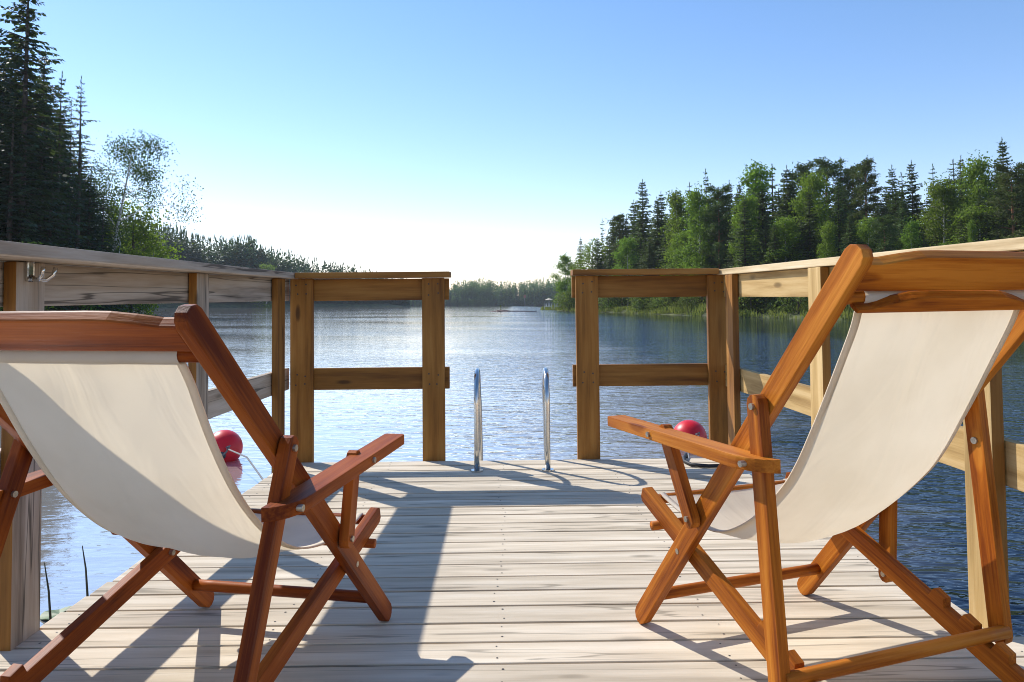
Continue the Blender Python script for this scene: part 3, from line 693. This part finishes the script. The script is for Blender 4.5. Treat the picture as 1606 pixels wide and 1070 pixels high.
# white parasol, table and bench by the point
Yp = 133; bx = px_x(861, Yp); gz = max(.3, float(ground_h('right', np.array([bx]), np.array([Yp]))[0]))
rt = bpy.data.objects.new('parasol', None); COL.objects.link(rt); rt.location = (bx, Yp, gz)
link('pole', tube_mesh('pole', [(0, 0, 0), (0, 0, 1.95)], .03, 8), rt, M['white'])
Vc = [(0, 0, 2.0)] + [(math.cos(a) * .75, math.sin(a) * .75, 1.66 - .03 * (i % 2)) for i, a in enumerate(np.linspace(0, 2 * math.pi, 16, endpoint=False))]
link('canopy', mesh_from('canopy', Vc, [[0, i + 1, (i + 1) % 16 + 1] for i in range(16)]), rt, M['canvas'])
tag(rt, 'small white parasol on the grassy tip of the right point', 'parasol')
def garden_seat(x, y, z, mat, label, w=1.2, name='garden_bench'):
    r = bpy.data.objects.new(name, None); COL.objects.link(r); r.location = (x, y, z)
    a = link('seat', box_mesh('seat', w, .4, .05, .008), r, mat); a.location = (0, 0, .45)
    for q in range(5):
        b = link('slat', box_mesh('slat', .09, .03, .5, .005), r, mat); b.location = ((q - 2) * w / 5, .2, .75)
    for sx_ in (-1, 1):
        for sy_ in (-1, 1):
            l = link('leg', box_mesh('leg', .05, .05, .44, .004), r, mat); l.location = (sx_ * (w / 2 - .06), sy_ * .15, .22)
    tag(r, label, 'bench')
garden_seat(bx - .2, Yp - 1.2, gz, M['white'], 'white slatted bench under the white parasol on the point', 1.4)
garden_seat(bx + 1.5, Yp - .6, gz, M['white'], 'white slatted bench right of the parasol on the point', 1.3)
garden_seat(bx + 3.0, Yp - .3, gz, M['rust'], 'reddish slatted bench at the edge of the trees on the point', 1.3)
# beacon on the far shore
Yb = 538; rt = bpy.data.objects.new('shore_beacon', None); COL.objects.link(rt); rt.location = (px_x(823, Yb), Yb, 1.0)
link('mast', tube_mesh('mast', [(0, 0, -1), (0, 0, 6.0)], .22, 8), rt, M['rope']); p = link('top_panel', box_mesh('top_panel', 1.7, .3, 2.2, .02), rt, M['rust']); p.location = (0, -.3, 6.0)
tag(rt, 'pale mast with a red panel on the far shore', 'beacon')

# ------------------------------------------------------------------ jetty frame (it lists and tilts a little on the water)
def rotm(yaw, pitch, roll):
    return Matrix.Rotation(yaw, 3, 'Z') @ Matrix.Rotation(pitch, 3, 'X') @ Matrix.Rotation(roll, 3, 'Y')
Dr = (rotm(0, PITCH, 0) @ rotm(-0.0091, 0.0362, 0.009).transposed()).to_4x4()
DM = Matrix.Translation((0, 0, CAM_Z)) @ Dr @ Matrix.Translation((0, 0, -0.8029))
def root(name, local=None):
    r = bpy.data.objects.new(name, None); COL.objects.link(r); r.matrix_basis = DM @ (local or Matrix()); return r
def frame(o, x, y, z):
    m = Matrix.Identity(4)
    for i, a in enumerate((x, y, z)):
        for j in range(3): m[j][i] = a[j]
    for j in range(3): m[j][3] = o[j]
    return m
def plank(name, parent, p0, p1, wdir, w, t, mat, bev=.004, seg=2):
    """plank from p0 to p1 (centre line), width w along wdir, thickness t"""
    p0 = Vector(p0); p1 = Vector(p1); x = (p1 - p0).normalized(); y = Vector(wdir); y = (y - x * y.dot(x)).normalized(); z = x.cross(y)
    o = link(name, box_mesh(name, (p1 - p0).length, w, t, bev, seg), parent, mat)
    o.matrix_basis = frame((p0 + p1) / 2, x, y, z); return o
def lx(Y): return -1.05 - .05 * (3.55 - Y)
def rx_(Y): return 1.055 + .045 * (3.55 - Y)
YF = 3.645
jet = root('wooden_jetty'); tag(jet, 'weathered pale wooden jetty deck running out over the lake', 'jetty')
rd = np.random.default_rng(12); SC = []
for i in range(50):
    yc = YF - .1 * i - .05
    wide = .075 if yc < 1.70 else .012
    x0 = lx(yc) - wide + rd.uniform(-.006, .004); x1 = rx_(yc) + wide + rd.uniform(-.004, .006)
    dz = rd.uniform(-.0012, .0012)
    plank('deck_board', jet, (x0, yc + rd.uniform(-.001, .001), -.014 + dz), (x1, yc + rd.uniform(-.001, .001), -.014 + dz), (0, 1, 0), .0925 - rd.uniform(0, .003), .028, M['deck'], .0025, 2)
    for sx_ in (x0 + .06, -.56 + rd.uniform(-.012, .012), -.02 + rd.uniform(-.014, .014), .5 + rd.uniform(-.012, .012), x1 - .06):
        for sy_ in (-.026, .026):
            SC.append((sx_ + rd.uniform(-.006, .006), yc + sy_ + rd.uniform(-.004, .004), dz + .0006, rd.uniform(.0020, .0034)))
V = []; F = []
for x, y, z, r in SC:
    o_ = len(V); V += [(x + r * math.cos(a * math.pi / 3), y + r * math.sin(a * math.pi / 3), z) for a in range(6)]; F.append(list(range(o_, o_ + 6)))
tag(link('screw_heads', mesh_from('screw_heads', V, F), jet, M['screw']), kind='stuff')
for xx in (-.98, -.35, .35, 1.0): plank('joist', jet, (xx, -1.3, -.10), (xx, YF - .05, -.10), (0, 0, 1), .14, .045, M['beam'])
plank('end_beam', jet, (-1.0, YF - .03, -.10), (1.02, YF - .03, -.10), (0, 0, 1), .135, .04, M['beam'])
for xx in (-.7, .7):
    for k, yy in enumerate((.2, 1.6, 3.0)):
        o = link('float', box_mesh('float', .9, .5, .3, .04, 3), jet, M['greyplastic']); o.matrix_basis = Matrix.Translation((xx * .8, yy, -.34))

# railings
def side_railing(sgn, fx, ys, mat_post, mat_board, mat_cap, label, cap_in, cap_w, far_end):
    r = root('side_railing'); tag(r, label, 'railing')
    for yc in ys:
        x = fx(yc) + sgn * .0155
        po = plank('post', r, (x, yc, -.30), (x, yc, .893), (0, 1, 0), .108, .030, M['brown'] if yc > 3.2 else mat_post)  # far right post: brown stands in for the end post's shadow
        po.data.materials.append(M['brown'])          # narrow sawn edges brown; on the right posts this paints in their shaded side
        for f in po.data.polygons:
            if abs(f.normal.y) > .8: f.material_index = 1
    yn = -.6
    segs = [(yn, ys[1]), (ys[1], far_end)]
    for z in (.840, .400):
        a, b = yn, far_end
        plank('rail_board', r, (fx(a) + sgn * .046, a, z), (fx(b) + sgn * .046, b, z), (0, 0, 1), .106, .028, mat_board, .003)
    (xa, ya), (xb, yb) = cap_in
    xn = xb + (xa - xb) * (yb - yn) / (yb - ya)
    plank('cap_board', r, (xn + sgn * cap_w / 2, yn, .909), (xb + sgn * cap_w / 2, yb, .909), (1, 0, 0), cap_w, .028, mat_cap, .004)
    return r
lrail = side_railing(-1, lx, (.85, 1.787, 2.69, 3.50), M['grey'], M['grey'], M['grey'], 'left side railing of the jetty, greyed boards and posts', ((-1.012, 1.48), (-1.022, 3.722)), .19, 3.70)
rrail = side_railing(1, rx_, (.85, 1.785, 2.615, 3.49), M['yellow'], M['yellow'], M['pale'], 'right side railing of the jetty, pale yellow sunlit boards', ((1.15, 1.62), (1.048, 3.722)), .125, 3.70)
def end_panel(posts, x0, x1, cap0, cap1, label, dz=0.0):
    r = root('end_railing'); tag(r, label, 'railing')
    for a, b in posts:
        plank('post', r, ((a + b) / 2, YF + .0165, -.30), ((a + b) / 2, YF + .0165, .893 + dz), (1, 0, 0), b - a, .030, M['brown'])
    V = []; F = []
    for a, b in posts:
        for z in (.862, .815, .422, .375):
            for fx_ in (.3, .7):
                x = a + (b - a) * fx_ + random.uniform(-.006, .006); zz = z + random.uniform(-.006, .006); o_ = len(V)
                V += [(x + .0042 * math.cos(q * math.pi / 4), YF + .0008, zz + .0042 * math.sin(q * math.pi / 4)) for q in range(8)]; F.append(list(range(o_, o_ + 8)))
    tag(link('screw_heads', mesh_from('screw_heads', V, F), r, M['screw']), kind='stuff')
    for z in (.838, .398): plank('rail_board', r, (x0, YF + .047, z + dz), (x1, YF + .047, z + dz), (0, 0, 1), .107, .028, M['brown'], .003)
    plank('cap_board', r, (cap0, YF + .012, .909 + dz), (cap1, YF + .012, .909 + dz), (0, 1, 0), .125, .028, M['brown'], .004)
end_panel([(-1.056, -.945), (-.409, -.299)], -1.06, -.278, -1.0195, -.268, 'brown end panel of the railing left of the ladder')
end_panel([(.350, .461), (1.002, 1.112)], .334, 1.07, .331, 1.0455, 'brown end panel of the railing right of the ladder', .004)
# coat hook, screwed to the near left post
hk = link('coat_hook', box_mesh('coat_hook', .052, .026, .006, .006, 2), lrail, M['steel'])
hx = lx(1.787)
hk.matrix_basis = frame((hx + .0035, 1.775, .872), (0, 0, 1), (0, 1, 0), (-1, 0, 0))
def prong(dy):
    pts = [(0, 0, -.012), (.012, dy * .3, -.022), (.028, dy * .7, -.022), (.04, dy, -.010), (.045, dy * 1.1, .008)]
    o = link('prong', tube_mesh('prong', pts, [.0045, .0045, .004, .004, .0055], 8), hk, M['steel'])
    o.matrix_basis = hk.matrix_basis.inverted() @ Matrix.Translation((hx + .006, 1.775, .872)); return o
prong(.022); prong(-.022)

# ladder
ld = root('bathing_ladder', Matrix.Translation((.03, 3.55, 0))); tag(ld, 'polished steel bathing ladder with two hooped handrails at the jetty end', 'ladder')
for xx in (-.165, .160):
    pts = [(xx, -.13, 0), (xx, -.13, .1), (xx, -.13, .2), (xx, -.13, .30)]
    pts += [(xx, -.13 * math.cos(a), .30 + .145 * math.sin(a)) for a in np.linspace(0.25, math.pi - .2, 11)]
    pts += [(xx + .004, .13, .27), (xx + .008, .135, 0), (xx + .01, .16, -.3), (xx + .01, .2, -1.1)]
    h = link('handrail', tube_mesh('handrail', pts, .0125, 14), ld, M['steel'])
    fl = link('flange', tube_mesh('flange', [(xx, -.13, -.0005), (xx, -.13, .006)], .028, 16, smooth=False), h, M['steel'])
for z in (-.12, -.4, -.68):
    link('rung', tube_mesh('rung', [(-.16, .15, z), (.165, .15, z)], .014, 10), ld, M['steel'])

# ------------------------------------------------------------------ deck chairs
def outline(x0, x1, w, round0=True, round1=True, n=6):
    P = []; r = w / 2
    if round1: P += [(x1 - r + r * math.cos(a), r * math.sin(a)) for a in np.linspace(-math.pi / 2, math.pi / 2, n)]
    else: P += [(x1, -r), (x1, r)]
    if round0: P += [(x0 + r + r * math.cos(a), r * math.sin(a)) for a in np.linspace(math.pi / 2, 3 * math.pi / 2, n)]
    else: P += [(x0, r), (x0, -r)]
    return P
def chair(c, label, wood):
    rt = root('deck_chair', Matrix.Translation((c['x'], c['y'], 0)) @ Matrix.Rotation(c['a'], 4, 'Z')); tag(rt, label, 'deck chair')
    dirv = lambda a: Vector((math.cos(a), math.sin(a)))
    O = Vector((0, .025)); dA = dirv(c['al']); dB = dirv(c['be']); dC = dirv(c['ga']); dR = dirv(c['de'])
    AC = O + dA * .7463; AS = O + dA * .3966; AB = O + dA * .2708
    BF = AB - dB * .1949
    ar = AC + dC * .1002; ab = ar + dR * .3287
    def put(o, org, d, lat):
        o.matrix_basis = frame((lat, org.x, org.y), (0, d.x, d.y), (1, 0, 0), (0, d.y, -d.x)); return o
    def bolt(par, pos, l0, l1, r=.0062):
        a, b = min(l0, l1), max(l0, l1)
        o = link('bolt', tube_mesh('bolt', [(a, 0, 0), (b, 0, 0)], r, 12, smooth=False), par, M['bolt'])
        o.matrix_basis = par.matrix_basis.inverted() @ Matrix.Translation((0, pos.x, pos.y)); return o
    barx = c['bar']; notch = []
    for sd in (-1, 1):
        A = put(link('back_rail', poly_mesh('back_rail', outline(-.024, 1.112, .043, True, True), .0215), rt, wood), O, dA, sd * .2445)
        # seat rail with notches for the prop bar
        L = c['L']; w = .040; top = w / 2
        P = [(-.012, -top), (L - .02, -top), (L, -top * .3), (L, top * .6)]
        t0 = barx + .15
        while t0 > barx - .075:
            P += [(t0 - .002, top), (t0 - .008, top + .017), (t0 - .036, top + .019), (t0 - .041, top)]; t0 -= .074
        P = [p for p in P if p[0] <= L + .001]
        P += [(-.012, top), (-.022, top * .6), (-.022, -top * .6)]
        B = put(link('seat_rail', poly_mesh('seat_rail', P, .0215, .0025), rt, wood), BF, dB, sd * .2185)
        Cc = put(link('prop_leg', poly_mesh('prop_leg', outline(-.022, c['Lc'], .036, True, True), .0215), rt, wood), AC, dC, sd * .2695)
        if c.get('loose') == sd: armless = True
        else: armless = False
        # arm rest: outline in plan, rounded outer rear corner
        x0, x1 = -.045, .535; hw = .025
        Pa = [(x1 - .004, -hw), (x1, -hw + .004), (x1, hw - .006), (x1 - .006, hw)] + [(x0 + .085 - .085 * math.sin(q), hw - .05 + .05 * math.cos(q)) for q in np.linspace(0, math.pi / 2, 7)] + [(x0, -hw)]
        if sd < 0: Pa = [(x, -z) for x, z in Pa][::-1]
        up = Vector((0, -dR.y, dR.x))
        R_ = None if armless else link('armrest', poly_mesh('armrest', Pa, .024, .0025), rt, wood)
        if R_: R_.matrix_basis = frame((sd * .290, ar.x, ar.y), (0, dR.x, dR.y), up * -1, (1, 0, 0))
        sv_ = (ab - AS); slen = sv_.length; sdv = sv_.normalized()
        if c.get('loose') == sd: sdv = Vector((.05, -1)).normalized()
        T = put(link('arm_strut', poly_mesh('arm_strut', outline(-.02, slen + .02, .034, True, True), .021), rt, wood), AS, sdv, sd * .2695)
        bolt(A, AC, sd * .2265, sd * .2855); bolt(A, AS, sd * .2265, sd * .2845); bolt(A, AB, sd * .1985, sd * .2560)
        if R_: bolt(R_, ab, sd * .256, sd * .3195, .006); bolt(R_, ar, sd * .254, sd * .3180, .006)
        else: bolt(Cc, ar, sd * .2550, sd * .2845, .007)
        if c.get('loose') == sd: bolt(T, AS + sdv * slen, sd * .2545, sd * .2835)
    def rod(name, pos, half, r):
        o = link(name, tube_mesh(name, [(x, 0, 0) for x in np.linspace(-half, half, 9)], r, 12), rt, wood); o.matrix_basis = Matrix.Translation((0, pos.x, pos.y)); return o
    rod('foot_stretcher', O + dA * .085, .238, .0135)
    rod('front_rod', BF + dB * .012, .212, .012)
    rod('sling_rod', BF + dB * .06 + Vector((0, -.030)), .245, .011)
    Bup = Vector((dB.y, -dB.x))
    rod('prop_bar', BF + dB * (barx + .017) + Bup * .034, .268, .0128)
    td = O + dA * 1.008
    rod('top_rod', td, .236, .0125)
    # head rail with arched top edge
    def crest(name, z0, z1, arch, off, half=.2280):
        P = [(-half, z0), (half, z0), (half, z1)] + [(x, z1 + arch * s) for x, s in ((half - .03, .05), (half - .07, .55), (half - .11, .93), (half - .15, 1.0))]
        P += [(-x, z) for x, z in P[3:][::-1]] + [(-half, z1)]
        o = link(name, poly_mesh(name, P, .022, .004), rt, wood)
        nrm = Vector((0, -dA.y, dA.x))
        o.matrix_basis = frame(Vector((0, O.x, O.y)) + nrm * off, (1, 0, 0), nrm * 1, (0, dA.x, dA.y))
        return o
    crest('head_rail', 1.031, 1.086, .016, .003)
    if c.get('slat'): crest('lower_crest_rail', .998, 1.006, .024, .020, .214)
    # canvas sling
    pr = [td + Vector((.004, -.013))] + [Vector(p) for p in c['prof']] + [BF + dB * .012 + Vector((.006, .012))]
    pts = []
    ext = [pr[0] * 2 - pr[1]] + pr + [pr[-1] * 2 - pr[-2]]
    for i in range(1, len(ext) - 2):
        for q in range(5):
            t = q / 5; a, b, d, e = ext[i - 1], ext[i], ext[i + 1], ext[i + 2]
            pts.append(.5 * ((2 * b) + (d - a) * t + (2 * a - 5 * b + 4 * d - e) * t * t + (3 * b - a - 3 * d + e) * t ** 3))
    pts.append(pr[-1]); nv = len(pts); nu = 25; hw = .193; V = []
    for i, p in enumerate(pts):
        v = i / (nv - 1)
        for j in range(nu):
            u = -1 + 2 * j / (nu - 1)
            tg = (pts[min(i + 1, nv - 1)] - pts[max(i - 1, 0)]).normalized(); nr = Vector((tg.y, -tg.x))
            sag = c['sag'] * (1 - u * u) * math.sin(math.pi * v ** 1.6)
            wr = c['wr'] * math.sin(math.pi * v) ** .5 * (math.sin(5 * u + 9 * v + 1) * .5 + math.sin(11 * u - 14 * v) * .25) * (1 - u ** 4)
            pin = 1 - .035 * math.sin(math.pi * v)
            q = p + nr * (sag + wr)
            V.append((u * hw * pin, q.x, q.y))
    F = [[i * nu + j, i * nu + j + 1, (i + 1) * nu + j + 1, (i + 1) * nu + j] for i in range(nv - 1) for j in range(nu - 1)]
    slg = link('canvas_sling', mesh_from('canvas_sling', V, F, True), rt, M['canvas'])
    for sd in (0, nu - 1):      # stitched side hems
        sgn = -1 if sd == 0 else 1; HV = []
        for i in range(nv):
            e = Vector(V[i * nu + sd]); tg = (pts[min(i + 1, nv - 1)] - pts[max(i - 1, 0)]).normalized(); nr = Vector((0, tg.y, -tg.x))
            for dx, dn in ((.0015, .0016), (-.013, .0020), (-.013, -.0020), (.0015, -.0016)): HV.append(e + Vector((sgn * dx, 0, 0)) + nr * dn)
        HF = [[i * 4 + k, i * 4 + (k + 1) % 4, (i + 1) * 4 + (k + 1) % 4, (i + 1) * 4 + k] for i in range(nv - 1) for k in range(4)]
        link('hem', mesh_from('hem', HV, HF, True), slg, M['canvas'])
    s_ = link('sleeve', tube_mesh('sleeve', [(x, 0, 0) for x in np.linspace(-hw, hw, 12)], .0155, 14, cap=False), slg, M['canvas']); s_.matrix_basis = Matrix.Translation((0, td.x, td.y))
    return rt
C1 = dict(x=-.5437, y=1.9075, a=-.1973, al=2.3855, be=-2.9052, ga=-1.9635, de=.0285, L=.955, Lc=.485, bar=.715, wr=.006, sag=.026,
          prof=[(-.700, .665), (-.672, .618), (-.630, .550), (-.575, .474), (-.510, .404), (-.430, .338), (-.340, .290), (-.243, .264), (-.150, .254), (-.070, .256)])
C2 = dict(x=.5622, y=1.9074, a=.33, al=2.2716, be=-2.7726, ga=-1.6633, de=-.0115, L=.745, Lc=.500, bar=.555, wr=.002, sag=.045, loose=1, slat=True,
          prof=[(-.630, .742), (-.594, .675), (-.553, .600), (-.523, .548), (-.483, .482), (-.437, .424), (-.350, .345), (-.259, .293), (-.188, .280), (-.083, .290)])
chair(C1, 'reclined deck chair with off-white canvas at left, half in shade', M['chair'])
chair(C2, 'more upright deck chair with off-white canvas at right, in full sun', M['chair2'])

# ------------------------------------------------------------------ buoys, ropes, water plants
def buoy(dx, dy, r, sink, face, label, rope_pts):
    w = DM @ Vector((dx, dy, 0)); rt = bpy.data.objects.new('mooring_buoy', None); COL.objects.link(rt); rt.location = (w.x, w.y, r - sink)
    fwd = Vector(face).normalized()
    bm = bmesh.new(); bmesh.ops.create_uvsphere(bm, u_segments=40, v_segments=24, radius=r)
    for v in bm.verts:
        if v.co.z > r * .8: v.co.z += (v.co.z - r * .8) * .35
    q = fwd.to_track_quat('Z', 'Y').to_matrix().to_4x4()
    b = link('float_ball', bm_mesh('float_ball', bm, True), rt, M['red']); b.matrix_basis = q
    e = link('rope_eye', tube_mesh('rope_eye', [(0, 0, r * .9), (0, 0, r * 1.06), (0, 0, r * 1.12)], [r * .26, r * .22, r * .13], 16), rt, M['greyplastic']); e.matrix_basis = q
    kn = [fwd * r * 1.1 + Vector(p) for p in ((0, 0, 0), (.035, 0, .03), (.05, -.01, .055), (.03, .01, .06), (.06, .0, .075), (.05, 0, .05))]
    link('knot', tube_mesh('knot', kn, .0065, 8), rt, M['rope'])
    end = [DM @ Vector(p) - rt.location for p in rope_pts]
    link('rope', tube_mesh('rope', [kn[-1]] + end, .0055, 8), rt, M['rope'])
    tag(rt, label, 'buoy')
buoy(-2.09, 5.55, .132, .045, (.25, -1, -.25), 'red ball buoy floating off the left corner, roped to the jetty', [(-1.70, 4.9, -.24), (-1.35, 4.2, -.24), (-1.05, 3.70, -.06)])
buoy(1.47, 5.95, .135, .045, (-.1, -1, -.1), 'red ball buoy behind the right chair armrest, off the jetty end', [(1.2, 4.9, -.25), (1.05, 4.2, -.24), (.93, 3.70, -.05)])
mr_ = root('mooring_rope'); tag(mr_, 'black rope end curled on the deck by the right end panel', 'rope')
link('strand', tube_mesh('strand', [(.90, 3.70, -.04), (.885, 3.665, .012), (.86, 3.60, .012), (.845, 3.53, .010), (.86, 3.46, .010), (.93, 3.425, .010), (1.02, 3.43, .010), (1.08, 3.47, .010)], .0085, 10), mr_, M['black'])
def reed(px, Y, ytop, bend, label):
    x = px_x(px, Y); zt = px_z(ytop, Y)
    o = link('reed_stem', tube_mesh('reed_stem', [(0, 0, -.1), (bend * .2, 0, zt * .4), (bend * .55, .01, zt * .75), (bend, .02, zt)], [.0042, .004, .003, .0015], 6), None, M['reed'])
    o.location = (x, Y, 0); tag(o, label, 'reed')
reed(155, 2.62, 852, -.045, 'thin brown reed stem nearest the left chair canvas')
reed(101, 2.35, 878, -.05, 'thin brown reed stem beside the lily leaf at the left')
reed(92, 2.30, 912, -.09, 'short slanting reed stem beside the grey near post')
reed(56, 2.2, 930, .015, 'short upright reed tip touching the grey near post')
def lily(px, py, r, label, seed):
    Y = 1159.3 * CAM_Z / (py - 477.5); rng = np.random.default_rng(seed); V = [(0, 0, .006)]; 
    for i in range(21):
        a = .25 + (2 * math.pi - .5) * i / 20; q = r * (1 + .06 * math.sin(3 * a + seed)); V.append((q * math.cos(a), q * math.sin(a), .008 + .004 * math.sin(4 * a)))
    m = mesh_from('lily_leaf', V + [(x, y, z - .003) for x, y, z in V], [[0, i, i + 1] for i in range(1, 21)] + [[22, 22 + i + 1, 22 + i] for i in range(1, 21)] + [[i, 22 + i, 22 + i + 1, i + 1] for i in range(1, 21)])
    o = link('lily_leaf', m, None, M['lily']); o.location = (px_x(px, Y), Y, 0); o.rotation_euler = (0, 0, seed); tag(o, label, 'lily leaf')
lily(108, 955, .06, 'yellow-green lily leaf floating beside the left deck edge', 1)
lily(1602, 1042, .10, 'bright green lily leaf at the bottom right corner', 2)

# ------------------------------------------------------------------ summer haze over the lake
bm = bmesh.new(); bmesh.ops.create_cube(bm, size=1); bmesh.ops.scale(bm, vec=(1700, 1500, 45), verts=bm.verts); bmesh.ops.translate(bm, vec=(0, 560, 45 / 2 - 3), verts=bm.verts)
m, nt, N, L, out = newmat('haze_air')
pv = N.new('ShaderNodeVolumePrincipled'); pv.inputs['Color'].default_value = (.90, .95, 1.0, 1); pv.inputs['Density'].default_value = .00022; pv.inputs['Anisotropy'].default_value = 0
L.new(pv.outputs[0], out.inputs['Volume'])
tag(link('haze', bm_mesh('haze', bm), None, m), kind='stuff')
